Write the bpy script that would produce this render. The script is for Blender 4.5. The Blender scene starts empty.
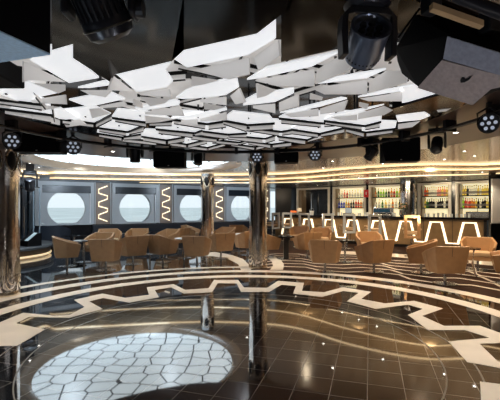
import bpy, bmesh, math, random
from mathutils import Vector, Matrix
random.seed(7)
S = bpy.context.scene
COL = S.collection
PI = math.pi
F = 385.0; HC = 1.6; HY = 207.0

# ------------------------------------------------------------------ camera
cd = bpy.data.cameras.new('camera'); cam = bpy.data.objects.new('camera', cd); COL.objects.link(cam)
cam.location = (0, 0, HC); cam.rotation_euler = (PI/2, 0, 0)
cd.sensor_width = 36; cd.lens = F/500*36; cd.shift_y = 7/500; cd.clip_end = 9000; cd.clip_start = .05
S.camera = cam
# ------------------------------------------------------------------ world, exposure
w = bpy.data.worlds.new('world'); S.world = w; w.use_nodes = True
nt = w.node_tree; bg = nt.nodes['Background']
tc = nt.nodes.new('ShaderNodeTexCoord'); sp = nt.nodes.new('ShaderNodeSeparateXYZ'); cr = nt.nodes.new('ShaderNodeValToRGB')
nt.links.new(tc.outputs['Generated'], sp.inputs[0]); nt.links.new(sp.outputs['Z'], cr.inputs[0]); nt.links.new(cr.outputs[0], bg.inputs[0])
cr.color_ramp.elements[0].color = (.76, .87, .93, 1); cr.color_ramp.elements[1].color = (.78, .87, .95, 1)
cr.color_ramp.elements[1].position = .6
bg.inputs[1].default_value = 1.2
S.view_settings.view_transform = 'Standard'; S.view_settings.look = 'None'
S.view_settings.exposure = 0.0; S.view_settings.gamma = 1; S.view_settings.use_curve_mapping = False

# lamp makers: cool tint for the window seats, warm tint for the bar side
def area(name, loc, rot, size, power, col):
    l = bpy.data.lights.new(name, 'AREA'); l.energy = power; l.color = col; l.shape = 'DISK'; l.size = size
    o = bpy.data.objects.new(name, l); o.location = loc; o.rotation_euler = rot; COL.objects.link(o); return o
WARM = (1, .80, .55); COOL = (.72, .86, 1)
def spot(name, loc, power, col, ang=120, target=None):
    l = bpy.data.lights.new(name, 'SPOT'); l.energy = power; l.color = col; l.spot_size = math.radians(ang); l.spot_blend = .6
    l.shadow_soft_size = .06
    o = bpy.data.objects.new(name, l); o.location = loc; COL.objects.link(o)
    if target: o.rotation_euler = (Vector(target)-Vector(loc)).to_track_quat('-Z', 'Y').to_euler()
    return o

# added unseen fill: upward spots to brighten the ceiling, then walls and hung fixtures
for x, y, z, p, c in ((5.2, 11.6, .9, 330, WARM), (2.2, 15.0, .9, 280, WARM), (6.5, 8.2, .9, 380, WARM), (-6.0, 13.0, .9, 300, COOL), (-3.0, 14.5, .9, 300, COOL), (-6.5, 8.5, .9, 300, COOL),
                      (-4, -1.5, .5, 70, COOL), (4, -1.5, .5, 160, WARM),
                      (0, 11.5, .9, 140, (.92, .94, 1))):
    spot('ceiling_fill', (x, y, z), p, c, 150, (x, y, 3))
for x, y, tx, ty, p, c in ((-5.5, 12.6, -8.2, 16.2, 170, COOL), (-3.2, 13.4, -5.6, 17.8, 170, COOL), (-1.2, 15.5, -2.6, 19.6, 170, COOL), (.4, 17.5, -.4, 20.8, 160, COOL),
                           (5.6, 12.0, 7.6, 16.8, 200, WARM), (3.8, 13.6, 5.9, 18.4, 200, WARM), (2.2, 15.4, 4.0, 20.4, 220, WARM)):
    spot('wall_fill', (x, y, 2.66), p, c, 95, (tx, ty, 1.6))  # fill spots added to brighten the window and bar walls
spot('low_front_fill', (-1.6, .6, .25), 34, (.70, .84, 1), 100, (-1.1, 1.7, 2.3))  # added fill from near the camera for the hung speakers and petals
spot('low_front_fill', (1.3, .4, .25), 48, (.86, .88, 1), 100, (1.1, 1.8, 2.3))
spot('low_front_fill', (-.2, .2, .25), 8, (1, .95, .9), 120, (0, 2.4, 2.4))

# ------------------------------------------------------------------ helpers
def fl(x, y, z=0.0):            # point of the horizontal plane z seen at a given place of the photo
    Y = F*(HC-z)/(y-HY); return Vector(((x-250)*Y/F, Y, z))
def at(x, y, Y): return Vector(((x-250)*Y/F, Y, HC+(HY-y)*Y/F))
def mat(name, col, rough=.5, metal=0, emit=None, es=1, ior=None, spec=None, noise=0, nscale=20, bump=0, bscale=40, coat=0, trans=0):
    m = bpy.data.materials.new(name); m.use_nodes = True; n = m.node_tree; b = n.nodes['Principled BSDF']
    b.inputs['Base Color'].default_value = (*col, 1); b.inputs['Roughness'].default_value = rough; b.inputs['Metallic'].default_value = metal
    if spec is not None: b.inputs['Specular IOR Level'].default_value = spec
    if ior: b.inputs['IOR'].default_value = ior
    if coat: b.inputs['Coat Weight'].default_value = coat; b.inputs['Coat Roughness'].default_value = .05
    if trans: b.inputs['Transmission Weight'].default_value = trans
    if emit: b.inputs['Emission Color'].default_value = (*emit, 1); b.inputs['Emission Strength'].default_value = es
    t = None
    if noise or bump:
        t = n.nodes.new('ShaderNodeTexCoord')
    if noise:
        z = n.nodes.new('ShaderNodeTexNoise'); z.inputs['Scale'].default_value = nscale; n.links.new(t.outputs['Object'], z.inputs['Vector'])
        r = n.nodes.new('ShaderNodeValToRGB'); n.links.new(z.outputs['Fac'], r.inputs[0])
        r.color_ramp.elements[0].position = .3; r.color_ramp.elements[1].position = .7
        r.color_ramp.elements[0].color = (*[c*(1-noise) for c in col], 1); r.color_ramp.elements[1].color = (*[min(1, c*(1+noise)) for c in col], 1)
        n.links.new(r.outputs[0], b.inputs['Base Color'])
    if bump:
        z = n.nodes.new('ShaderNodeTexNoise'); z.inputs['Scale'].default_value = bscale; n.links.new(t.outputs['Object'], z.inputs['Vector'])
        u = n.nodes.new('ShaderNodeBump'); u.inputs['Strength'].default_value = bump; u.inputs['Distance'].default_value = .02
        n.links.new(z.outputs['Fac'], u.inputs['Height']); n.links.new(u.outputs[0], b.inputs['Normal'])
    return m
def obj(name, bm, m, parent=None, smooth=False, bevel=0, kind=None, loc=None, rot=None):
    me = bpy.data.meshes.new(name); bmesh.ops.recalc_face_normals(bm, faces=bm.faces[:]); bm.to_mesh(me); bm.free()
    for k in (m if isinstance(m, list) else [m]): me.materials.append(k)
    o = bpy.data.objects.new(name, me); COL.objects.link(o)
    if parent: o.parent = parent
    if smooth:
        for p in me.polygons: p.use_smooth = True
        me.set_sharp_from_angle(angle=math.radians(38))
    if bevel:
        b = o.modifiers.new('bevel', 'BEVEL'); b.width = bevel; b.segments = 2; b.limit_method = 'ANGLE'
    if kind: o['kind'] = kind
    if loc is not None: o.location = loc
    if rot is not None: o.rotation_euler = rot
    return o
def struct(name, bm, m, **k): return obj(name, bm, m, kind='structure', **k)
def tag(o, label, cat, group=None, kind=None):
    o['label'] = label; o['category'] = cat
    if group: o['group'] = group
    if kind: o['kind'] = kind
    return o
def thing(name, label, cat, loc=(0, 0, 0), rz=0, group=None):
    o = bpy.data.objects.new(name, None); o.empty_display_size = .1; COL.objects.link(o); o.location = loc; o.rotation_euler = (0, 0, rz)
    return tag(o, label, cat, group)
def dup(root, loc, rz, label=None, group=None, rot=None, scale=None):
    r = root.copy(); COL.objects.link(r); r.location = loc; r.rotation_euler = rot or (0, 0, rz)
    if scale: r.scale = scale
    if label: r['label'] = label
    if group: r['group'] = group
    for ch in list(root.children):
        c = ch.copy(); COL.objects.link(c); c.parent = r
        for g in list(ch.children):
            d = g.copy(); COL.objects.link(d); d.parent = c
    return r
def B(): return bmesh.new()
def box(bm, x0, x1, y0, y1, z0, z1, M=None):
    vs = [bm.verts.new((x, y, z)) for z in (z0, z1) for (x, y) in ((x0, y0), (x1, y0), (x1, y1), (x0, y1))]
    for f in ((0, 1, 2, 3), (4, 5, 6, 7), (0, 1, 5, 4), (1, 2, 6, 5), (2, 3, 7, 6), (3, 0, 4, 7)): bm.faces.new([vs[i] for i in f])
    if M: bmesh.ops.transform(bm, matrix=M, verts=vs)
    return bm
def lathe(bm, prof, n=24, M=None, cap=True):
    rings = []
    for r, z in prof: rings.append([bm.verts.new((r*math.cos(2*PI*i/n), r*math.sin(2*PI*i/n), z)) for i in range(n)])
    for a, b in zip(rings, rings[1:]):
        for i in range(n): bm.faces.new((a[i], a[(i+1) % n], b[(i+1) % n], b[i]))
    if cap: bm.faces.new(rings[0]); bm.faces.new(rings[-1])
    if M: bmesh.ops.transform(bm, matrix=M, verts=[v for r in rings for v in r])
    return bm
def tube(bm, pts, r, n=8, closed=False):
    pts = [Vector(p) for p in pts]; N = len(pts); rings = []
    for i, p in enumerate(pts):
        a = pts[i-1] if (i or closed) else p; b = pts[(i+1) % N] if (i < N-1 or closed) else p
        t = (b-a).normalized(); u = t.cross(Vector((0, 0, 1)))
        if u.length < .01: u = t.cross(Vector((1, 0, 0)))
        u.normalize(); v = t.cross(u)
        rings.append([bm.verts.new(p+(u*math.cos(2*PI*k/n)+v*math.sin(2*PI*k/n))*r) for k in range(n)])
    for i in range(N if closed else N-1):
        a, b = rings[i], rings[(i+1) % N]
        for k in range(n): bm.faces.new((a[k], a[(k+1) % n], b[(k+1) % n], b[k]))
    if not closed: bm.faces.new(rings[0]); bm.faces.new(rings[-1])
    return bm
def slab(bm, pts, th):          # any planar polygon given thickness along `th`
    th = Vector(th); a = [bm.verts.new(Vector(p)) for p in pts]; b = [bm.verts.new(Vector(p)+th) for p in pts]; n = len(a)
    bm.faces.new(a); bm.faces.new(b)
    for i in range(n): bm.faces.new((a[i], a[(i+1) % n], b[(i+1) % n], b[i]))
    return bm
def ring(bm, cx, cy, r0, r1, z, a0=0, a1=2*PI, n=96, h=.004):
    full = abs(a1-a0-2*PI) < 1e-6; N = n if full else n+1; L = []
    for i in range(N):
        a = a0+(a1-a0)*i/n; c, s = math.cos(a), math.sin(a)
        L.append([bm.verts.new((cx+r*c, cy+r*s, zz)) for r, zz in ((r0, z), (r1, z), (r1, z-h), (r0, z-h))])
    for i in range(n):
        p, q = L[i], L[(i+1) % N]
        for k in range(4): bm.faces.new((p[k], q[k], q[(k+1) % 4], p[(k+1) % 4]))
    if not full: bm.faces.new(L[0]); bm.faces.new(L[-1])
    return bm
def strip(bm, pts, wd, z, h=.004):   # flat band of width wd along a polyline on the floor
    L = []
    for i, p in enumerate(pts):
        a = Vector(pts[max(i-1, 0)]); b = Vector(pts[min(i+1, len(pts)-1)]); t = (b-a).normalized(); nn = Vector((-t.y, t.x))*wd/2
        p = Vector(p)
        L.append([bm.verts.new((p.x+s*nn.x, p.y+s*nn.y, zz)) for s, zz in ((-1, z), (1, z), (1, z-h), (-1, z-h))])
    for p, q in zip(L, L[1:]):
        for k in range(4): bm.faces.new((p[k], q[k], q[(k+1) % 4], p[(k+1) % 4]))
    bm.faces.new(L[0]); bm.faces.new(L[-1]); return bm
def Rt(loc, rz=0, rx=0, ry=0):
    return Matrix.Translation(loc) @ Matrix.Rotation(rz, 4, 'Z') @ Matrix.Rotation(rx, 4, 'X') @ Matrix.Rotation(ry, 4, 'Y')
def wallmat(p, q):              # frame whose x runs from p to q along a wall, y is depth behind it
    p = Vector(p); q = Vector(q); return Rt((p.x, p.y, 0), math.atan2(q.y-p.y, q.x-p.x))
def hull(bm, pts):
    vs = [bm.verts.new(p) for p in pts]; bmesh.ops.convex_hull(bm, input=vs)
    bmesh.ops.delete(bm, geom=[v for v in bm.verts if not v.link_faces], context='VERTS')
    bmesh.ops.dissolve_limit(bm, angle_limit=.02, verts=bm.verts[:], edges=bm.edges[:]); return bm

# ------------------------------------------------------------------ materials
cream = mat('cream_marble', (.88, .79, .68), .12, noise=.05, nscale=3, ior=1.6)
dark_wall = mat('black_gloss_panel', (.008, .009, .012), .18)
grey_panel = mat('grey_lacquer_panel', (.46, .49, .52), .35)
taupe_panel = mat('taupe_wall_panel', (.24, .19, .16), .4, noise=.1, nscale=4)
chrome = mat('polished_chrome', (.86, .82, .80), .13, 1, bump=.35, bscale=4)
steel = mat('brushed_steel', (.55, .57, .60), .22, 1)
gold_trim = mat('gilded_relief', (.82, .72, .58), .22, 1)
leather = mat('tan_leather', (.34, .185, .085), .42, noise=.08, nscale=9)
seatl = mat('tan_leather_cushion', (.46, .31, .18), .45, noise=.06, nscale=9)
seam = mat('seam_thread', (.05, .03, .02), .6)
black = mat('black_plastic', (.010, .010, .012), .38)
blackm = mat('black_metal', (.018, .018, .022), .3, .3)
cab = mat('black_cabinet', (.004, .004, .005), .6, spec=.12)
cabgrey = mat('grey_grille', (.34, .35, .41), .6, noise=.12, nscale=60)
cab_blue_lit = mat('blue_lit_underside', (.46, .66, .85), .6, noise=.1, nscale=60)
cabwarm = mat('warm_grey_grille', (.44, .36, .33), .6, noise=.12, nscale=60)
petal_lit = mat('bright_ceiling_panel', (.8, .8, .8), .4, emit=(.95, .97, 1), es=.66)  # own emission added so these white facets look lit
petal_side = mat('soft_white_panel', (.7, .68, .66), .4, emit=(1, .95, .91), es=.20)  # dimmer copy of the lit white, for the hanging sides
petal_black = mat('black_gloss_petal', (.003, .0026, .0026), .1, spec=.10)
soffit_m = mat('dark_bronze_soffit', (.080, .048, .036), .28, ior=1.6)
ceil_m = mat('pearl_ceiling', (.19, .148, .11), .17, ior=1.6)
cove_m = mat('warm_cove_light', (.9, .8, .6), .5, emit=(1, .72, .40), es=1.3)
cove_cap = mat('cream_lacquer_soffit', (.25, .18, .11), .16)
lightline = mat('warm_light_line', (1, .9, .7), .5, emit=(1, .83, .58), es=1.7)
bar_front = mat('bronze_bar_panel', (.20, .125, .06), .32, noise=.12, nscale=5)
black_stone = mat('black_stone_top', (.008, .008, .01), .08)
frame_m = mat('champagne_frame', (.80, .76, .68), .3, .2)
back_lit = mat('backlit_shelf_panel', (.9, .8, .6), .5, emit=(1, .86, .50), es=.85)
glass_shelf = mat('dark_glass_shelf', (.02, .03, .035), .1)
led = mat('led_lens', (.5, .55, .6), .2, emit=(.75, .82, 1), es=.35)
down_m = mat('downlight_lens', (1, 1, 1), .3, emit=(1, .93, .82), es=14)
white = mat('white_lacquer', (.75, .76, .78), .3)
sofa_m = mat('navy_leather', (.012, .016, .024), .35)

def floor_mat():
    m = mat('polished_black_tile', (.012, .012, .014), .03, ior=3.0); n = m.node_tree; b = n.nodes['Principled BSDF']
    t = n.nodes.new('ShaderNodeTexCoord'); s = n.nodes.new('ShaderNodeSeparateXYZ'); n.links.new(t.outputs['Object'], s.inputs[0])
    def M(op, a, bb=0.0, c=None):
        k = n.nodes.new('ShaderNodeMath'); k.operation = op
        for i, v in enumerate((a, bb) if c is None else (a, bb, c)):
            if isinstance(v, (int, float)): k.inputs[i].default_value = v
            else: n.links.new(v, k.inputs[i])
        return k.outputs[0]
    th = math.radians(17.3); X, Y = s.outputs['X'], s.outputs['Y']
    u = M('SUBTRACT', M('MULTIPLY', X, math.cos(th)), M('MULTIPLY', Y, math.sin(th)))
    v = M('ADD', M('MULTIPLY', X, math.sin(th)), M('MULTIPLY', Y, math.cos(th)))
    def line(a, off):
        f = M('FRACT', M('DIVIDE', M('ADD', a, 31-off), .31))
        return M('GREATER_THAN', M('ABSOLUTE', M('SUBTRACT', f, .5)), .4915)
    g = M('MAXIMUM', line(u, -.951), line(v, 4.26-31+31))
    # brown base tint towards the bar side stands in for warm reflections
    vo = n.nodes.new('ShaderNodeTexNoise'); vo.inputs['Scale'].default_value = 90; n.links.new(t.outputs['Object'], vo.inputs['Vector'])
    br = n.nodes.new('ShaderNodeMapRange'); n.links.new(X, br.inputs[0]); br.inputs[1].default_value = -1.0; br.inputs[2].default_value = 1.0
    mx0 = n.nodes.new('ShaderNodeMix'); mx0.data_type = 'RGBA'; n.links.new(br.outputs[0], mx0.inputs[0])
    mx0.inputs[6].default_value = (.012, .014, .018, 1); mx0.inputs[7].default_value = (.024, .013, .007, 1)
    mx1 = n.nodes.new('ShaderNodeMix'); mx1.data_type = 'RGBA'; mx1.blend_type = 'MULTIPLY'; mx1.inputs[0].default_value = .35
    n.links.new(mx0.outputs[2], mx1.inputs[6]); n.links.new(vo.outputs['Fac'], mx1.inputs[7])
    mx = n.nodes.new('ShaderNodeMix'); mx.data_type = 'RGBA'; n.links.new(g, mx.inputs[0]); n.links.new(mx1.outputs[2], mx.inputs[6])
    mx.inputs[7].default_value = (.30, .28, .25, 1)
    n.links.new(mx.outputs[2], b.inputs['Base Color']); return m
floor_m = floor_mat()
carpet_m = mat('chocolate_inlay_floor', (.026, .012, .008), .5, spec=.03, noise=.25, nscale=30)

def cell_mat():                 # luminous ceiling disc crossed by a dark net of branching lines
    m = mat('net_pattern_light_panel', (.8, .85, .85), .3); n = m.node_tree; b = n.nodes['Principled BSDF']
    t = n.nodes.new('ShaderNodeTexCoord'); v = n.nodes.new('ShaderNodeTexVoronoi'); v.feature = 'DISTANCE_TO_EDGE'
    v.inputs['Scale'].default_value = 1.75; v.inputs['Randomness'].default_value = .55
    n.links.new(t.outputs['Object'], v.inputs['Vector'])
    c = n.nodes.new('ShaderNodeValToRGB'); c.color_ramp.interpolation = 'CONSTANT'; n.links.new(v.outputs['Distance'], c.inputs[0])
    c.color_ramp.elements[0].color = (.01, .015, .02, 1); c.color_ramp.elements[1].color = (.80, .90, .94, 1); c.color_ramp.elements[1].position = .034
    n.links.new(c.outputs[0], b.inputs['Base Color']); n.links.new(c.outputs[0], b.inputs['Emission Color']); b.inputs['Emission Strength'].default_value = 1.35
    return m

# ------------------------------------------------------------------ floor and inlays
struct('floor', slab(B(), [(-14, -4, 0), (14, -4, 0), (14, 26, 0), (-14, 26, 0)], (0, 0, -.1)), floor_m)
CX, CY = -.05, 5.06
tn = [0]
def trim(bm, m=cream, **k):
    tn[0] += 1; return struct('trim_%d' % tn[0], bm, m, **k)
trim(ring(B(), CX, CY, 3.70, 3.98, .004, n=128))
trim(ring(B(), CX, CY, 4.40, 4.68, .004, n=128))
trim(ring(B(), CX, CY, 5.10, 5.28, .004, a0=math.radians(88), a1=math.radians(200)))
upper = [(-60, 345), (-30, 332), (0, 322.5), (23, 313), (54, 316), (70, 315), (84.6, 307), (74, 300), (102.5, 293.7), (125, 298), (149, 295), (146.6, 287.4), (173.5, 284.3),
         (185, 290), (208.6, 288.3), (214, 280), (238, 280), (244, 287.6), (267, 288), (278, 281), (304, 283), (302, 291), (324, 292.4), (343, 287.4),
         (371, 292), (361, 299), (385, 303.6), (414, 301), (443, 308.6), (422, 316), (444, 326), (480, 326), (500, 333), (520, 340), (500, 343), (479.6, 344), (498, 362), (540, 368)]
lower = [(540, 376), (467, 362), (448.6, 341.6), (490, 338), (465, 330), (428, 330), (408, 315), (423, 309), (408, 304.6), (376, 309), (347, 301.4), (358.7, 293), (343, 291), (322, 297),
         (293, 293.7), (296, 286), (281.4, 284.7), (269, 292), (241, 292), (236.5, 283.4), (217.6, 283.4), (212, 292.4), (184, 293.7), (171, 287.4), (154.7, 290),
         (159, 297.3), (129.5, 302.7), (103, 298), (89, 301.4), (102.5, 309), (69, 318), (29, 317), (16, 323.4), (44.7, 329.7), (17, 346), (0, 346), (-30, 352), (-60, 368)]
def flatpoly(pts, z=.004):
    bm = B(); vs = [bm.verts.new((p.x, p.y, z)) for p in pts]
    es = [bm.edges.new((vs[i], vs[(i+1) % len(vs)])) for i in range(len(vs))]
    bmesh.ops.triangle_fill(bm, edges=es, use_beauty=True)
    r = bmesh.ops.extrude_face_region(bm, geom=bm.faces[:])
    bmesh.ops.translate(bm, vec=(0, 0, -.004), verts=[e for e in r['geom'] if isinstance(e, bmesh.types.BMVert)])
    return bm
trim(flatpoly([fl(x, y) for x, y in upper+lower]))
trim(flatpoly([fl(x, y) for x, y in [(196, 253), (215, 252), (232, 255), (243, 259), (250, 266), (251, 270), (241, 270), (238, 264), (228, 259), (212, 256), (196, 256)]]))
trim(flatpoly([fl(x, y) for x, y in [(267, 257), (275, 257), (281, 260), (284, 265), (283, 270), (270, 270), (273, 266), (272, 262)]], .007))
trim(flatpoly([fl(x, y) for x, y in [(480, 382), (540, 389), (560, 440), (479, 440), (481, 400)]]))
# thin metal arcs in the dance floor
joint = mat('metal_joint', (.35, .33, .30), .3, .6)
trim(ring(B(), -.18, 4.54, 2.22, 2.232, .003, n=160, h=.003), joint)
trim(ring(B(), -.18, 4.54, 2.53, 2.545, .003, n=160, h=.003), joint)
# chocolate floor with cream zigzag lines on the bar side
bm = B(); pts = []
for i in range(61):
    a = math.radians(88-i*2.2); pts.append((CX+4.7*math.cos(a), CY+4.7*math.sin(a)))
outer = [(13.5, 1.2), (13.5, 20), (9, 24), (.25, 24)]
pv = [Vector((x, y, 0)) for x, y in pts+outer]
struct('floor', flatpoly(pv, .003), carpet_m)
bm = B()
for k in range(6):
    r0 = 5.0+k*.56; path = []; step = .52/r0; a = math.radians(86); i = 0
    while a > math.radians(10):
        ph = i % 4; path.append((CX+(r0+(.38 if ph in (1, 2) else 0))*math.cos(a), CY+(r0+(.38 if ph in (1, 2) else 0))*math.sin(a)))
        a -= step*(1.35 if ph in (1, 3) else .75); i += 1
    strip(bm, path, .075, .0065, .003)
trim(bm)
trim(ring(B(), CX, CY, 8.6, 9.5, .0062, a0=math.radians(12), a1=math.radians(74), h=.003))

# ------------------------------------------------------------------ ceiling
def wallbox(name, p, q, z0, z1, th, m):
    L = (Vector(q)-Vector(p)).length; return struct(name, box(B(), 0, L, 0, th, z0, z1, wallmat(p, q)), m)
# main ceiling and dark ring
L0, L1, L2, L3 = 2.88, 2.80, 2.74, 2.69
struct('ceiling', slab(B(), [(-14, -4, 3.1), (14, -4, 3.1), (14, 26, 3.1), (-14, 26, 3.1)], (0, 0, .1)), dark_wall)
def smooth_curve(pts, n=8):
    out = []
    for i in range(len(pts)-1):
        p0 = pts[max(i-1, 0)]; p1 = pts[i]; p2 = pts[i+1]; p3 = pts[min(i+2, len(pts)-1)]
        for k in range(n):
            t = k/n; out.append(.5*((2*p1)+(p2-p0)*t+(2*p0-5*p1+4*p2-p3)*t*t+(3*p1-p0-3*p2+p3)*t**3))
    out.append(pts[-1]); return out
def curve_at(px, z, tail):
    c = [Vector((fl(x, y, z).x, fl(x, y, z).y)) for x, y in px]
    return smooth_curve([Vector(t) for t in tail[0]]+c+[Vector(t) for t in tail[1]])
C1 = curve_at([(20, 170), (60, 172), (120, 173), (200, 174), (260, 173.5), (300, 172), (350, 167.5), (420, 163.5), (500, 162.5)], L0, ([(-8.4, 2)], [(8.6, 8), (9, 2)]))
C2 = curve_at([(20, 175.3), (60, 177.7), (120, 178.9), (200, 179.6), (260, 179), (300, 177.5), (350, 173.5), (420, 169.3), (500, 168.2)], L1, ([(-8.9, 2)], [(9.4, 8), (9.8, 2)]))
C3 = curve_at([(20, 181), (60, 182), (120, 182.3), (200, 182.6), (260, 182.6), (300, 181.6), (350, 179), (420, 175.5), (500, 173)], L2, ([(-9.4, 2)], [(10.2, 8), (10.6, 2)]))
bm = B(); vs = [bm.verts.new((p.x, p.y, L0)) for p in C1]+[bm.verts.new((9, -4, L0)), bm.verts.new((-8.4, -4, L0))]
# pearl ceiling: leave the middle open above the petals by building it as a ring of quads round the bronze ring
bm.free(); bm = B(); N = 120; O = Vector((-.4, 5.06)); inn = []; out = []
def ray_hit(o, d, poly):
    best = None
    for a, b in zip(poly, poly[1:]+poly[:1]):
        e = b-a; den = d.x*e.y-d.y*e.x
        if abs(den) < 1e-9: continue
        t = ((a.x-o.x)*e.y-(a.y-o.y)*e.x)/den; s = ((a.x-o.x)*d.y-(a.y-o.y)*d.x)/den
        if t > 0 and -1e-6 <= s <= 1+1e-6 and (best is None or t > best): best = t
    return o+d*best
poly1 = C1+[Vector((9, -3.9)), Vector((-8.4, -3.9))]
bm = B(); DC = Vector((-3.3, 11.42)); DR = 2.76
loops = [poly1, [O+Vector((math.cos(2*PI*i/N), math.sin(2*PI*i/N)))*3.9 for i in range(N)], [DC+Vector((math.cos(2*PI*i/96), math.sin(2*PI*i/96)))*(DR+.26) for i in range(96)]]
es = []
for lp_ in loops:
    vs = [bm.verts.new((p.x, p.y, L0)) for p in lp_]; es += [bm.edges.new((vs[i], vs[(i+1) % len(vs)])) for i in range(len(vs))]
bmesh.ops.triangle_fill(bm, edges=es, use_beauty=True)
struct('ceiling', bm, ceil_m)
def riser(c, z0, z1, m, th=.03):
    bm = B(); L = []
    for i, p in enumerate(c):
        a = c[max(i-1, 0)]; b = c[min(i+1, len(c)-1)]; t = (b-a).normalized(); nn = Vector((-t.y, t.x))*th
        L.append([bm.verts.new((p.x+s*nn.x, p.y+s*nn.y, z)) for s, z in ((0, z0), (1, z0), (1, z1), (0, z1))])
    for p, q in zip(L, L[1:]):
        for k in range(4): bm.faces.new((p[k], q[k], q[(k+1) % 4], p[(k+1) % 4]))
    return bm
def between(c, d, z, m, name='ceiling'):
    bm = B(); L = [[bm.verts.new((p.x, p.y, zz)) for p, zz in ((a, z), (b, z), (b, z+.03), (a, z+.03))] for a, b in zip(c, d)]
    for p, q in zip(L, L[1:]):
        for k in range(4): bm.faces.new((p[k], q[k], q[(k+1) % 4], p[(k+1) % 4]))
    return struct(name, bm, m)
trim(riser(C1, L1+.012, L0, None), cove_m); trim(riser(C1, L1-.012, L1+.012, None, .05), cove_cap)
between(C1, C2, L1, cove_cap)
trim(riser(C2, L2+.014, L1, None), cove_m); trim(riser(C2, L2-.008, L2+.014, None, .05), cove_cap)
between(C2, C3, L2, cove_cap)
right3 = C3[len(C3)//2:]
trim(riser(C3, L3+.02, L2, None), cove_m)
far = [p+(p-O).normalized()*9 for p in C3]
between(C3, far, L3, mat('grey_soffit', (.16, .16, .17), .25))
# dark bronze ring round the petals
struct('ceiling', ring(B(), -.4, 5.06, 2.3, 4.45, 2.72, n=120, h=-.16), soffit_m)
bm = B(); lathe(bm, [(2.45, 0), (2.45, .02)], 64, Rt((-.25, 4.1, 2.64)))
struct('ceiling', bm, petal_black)
bm = B(); box(bm, -8.3, 8.6, -3.8, .8, 2.75, 2.85); struct('ceiling', bm, soffit_m)
# oval light panel over the window seats with its cream rim
bm = B(); lathe(bm, [(DR+.02, 0), (DR+.02, .03)], 72, Rt((DC.x, DC.y, 3.04)))
trim(bm, cell_mat())
bm = B(); n = 96; prof = [(DR, 3.045), (DR+.08, 2.96), (DR+.17, 2.90), (DR+.24, 2.868), (DR+.30, 2.868), (DR+.30, 3.07), (DR, 3.07)]
R_ = [[bm.verts.new((DC.x+r*math.cos(2*PI*i/n), DC.y+r*math.sin(2*PI*i/n), z)) for r, z in prof] for i in range(n)]
for i in range(n):
    for k in range(7): bm.faces.new((R_[i][k], R_[(i+1) % n][k], R_[(i+1) % n][(k+1) % 7], R_[i][(k+1) % 7]))
trim(bm, mat('bronze_cream_rim', (.30, .22, .15), .25), smooth=True)

# ------------------------------------------------------------------ window wall
U = Vector((.846, .533)); W0 = Vector((-7.7, 16.2))
def wp(s): p = W0+U*s; return (p.x, p.y)
MW = wallmat(wp(0), wp(1))
glass = bpy.data.materials.new('window_glass'); glass.use_nodes = True
g = glass.node_tree; g.nodes.remove(g.nodes['Principled BSDF']); tr = g.nodes.new('ShaderNodeBsdfTransparent'); gl = g.nodes.new('ShaderNodeBsdfGlossy'); gl.inputs['Roughness'].default_value = .02
mixs = g.nodes.new('ShaderNodeMixShader'); mixs.inputs[0].default_value = .05
g.links.new(tr.outputs[0], mixs.inputs[1]); g.links.new(gl.outputs[0], mixs.inputs[2]); g.links.new(mixs.outputs[0], g.nodes['Material Output'].inputs[0])
blind_m = mat('navy_blind', (.010, .018, .028), .3)
zc = 1.56
for i in range(-1, 4):
    s = i*2.88
    if i == -1: continue
    # reveal panel with a round opening cut flat at top and bottom
    bm = B(); N = 64; hw, z0, z1 = .93, .90, 2.56; L = []
    for k in range(N):
        a = 2*PI*k/N+.001; c, sn = math.cos(a), math.sin(a)
        t = min(hw/abs(c) if abs(c) > 1e-6 else 9, ((z1-zc) if sn > 0 else (zc-z0))/abs(sn) if abs(sn) > 1e-6 else 9)
        ox, oz = t*c, zc+t*sn; ix, iz = .73*c, zc+min(max(.73*sn, -.645), .625)
        L.append([bm.verts.new((s+x, y, z)) for x, y, z in ((ox, .0, oz), (ix, .0, iz), (ix, .25, iz), (ox, .25, oz))])
    for k in range(N):
        p, q = L[k], L[(k+1) % N]
        for j in range(4): bm.faces.new((p[j], q[j], q[(j+1) % 4], p[(j+1) % 4]))
    bmesh.ops.transform(bm, matrix=MW, verts=bm.verts[:])
    fr = struct('window_%d' % (i+1), bm, grey_panel)
    bm = B(); box(bm, s-.72, s+.72, .12, .13, zc-.64, zc+.62, MW); obj('window_pane', bm, glass, fr)
    bm = B(); box(bm, s-.93, s+.93, -.06, -.005, 2.19, 2.50, MW); obj('blind', bm, blind_m, fr)
    bm = B()
    for x0, x1, a, b in ((-1.06, -.93, .86, 2.66), (.93, 1.06, .86, 2.66), (-.93, .93, 2.50, 2.66), (-.93, .93, .84, .90)): box(bm, s+x0, s+x1, -.10, .25, a, b, MW)
    obj('window_frame', bm, grey_panel, fr)
    bm = B(); box(bm, s+.88, s+.93, -.07, -.0, .9, 2.19, MW); obj('edge_strip', bm, white, fr)
    # zigzag lamp panel
    if i < 4:
        c0 = s+1.44
        struct('wall_window_side', box(B(), c0-.38, c0+.38, 0, .25, .84, 2.69, MW), taupe_panel)
        bm = B()
        for e in (-.33, .33): box(bm, c0+e-.02, c0+e+.02, -.04, 0, .84, 2.69, MW)
        trim(bm, grey_panel)
        bm = B()
        zz = [2.53, 2.378, 2.2, 2.095, 1.953, 1.812, 1.635, 1.534, 1.40, 1.26, 1.105, .964]
        xs = [.18, -.18, -.18, .18, .18, -.18, -.18, .18, .18, -.18, -.18, .18]
        P = [MW @ Vector((c0+x, -.03, z)) for x, z in zip(xs, zz)]
        tube(bm, P, .021, 6)
        t = tag(obj('zigzag_wall_light', bm, lightline), ['glowing zigzag wall light between the first and second round windows from the left', 'glowing zigzag wall light between the second and third round windows from the left', 'glowing zigzag wall light just right of the slimmer chrome column', 'glowing zigzag wall light right of the last round window, behind the central column'][i], 'wall light', 'zigzag wall lights')
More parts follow.
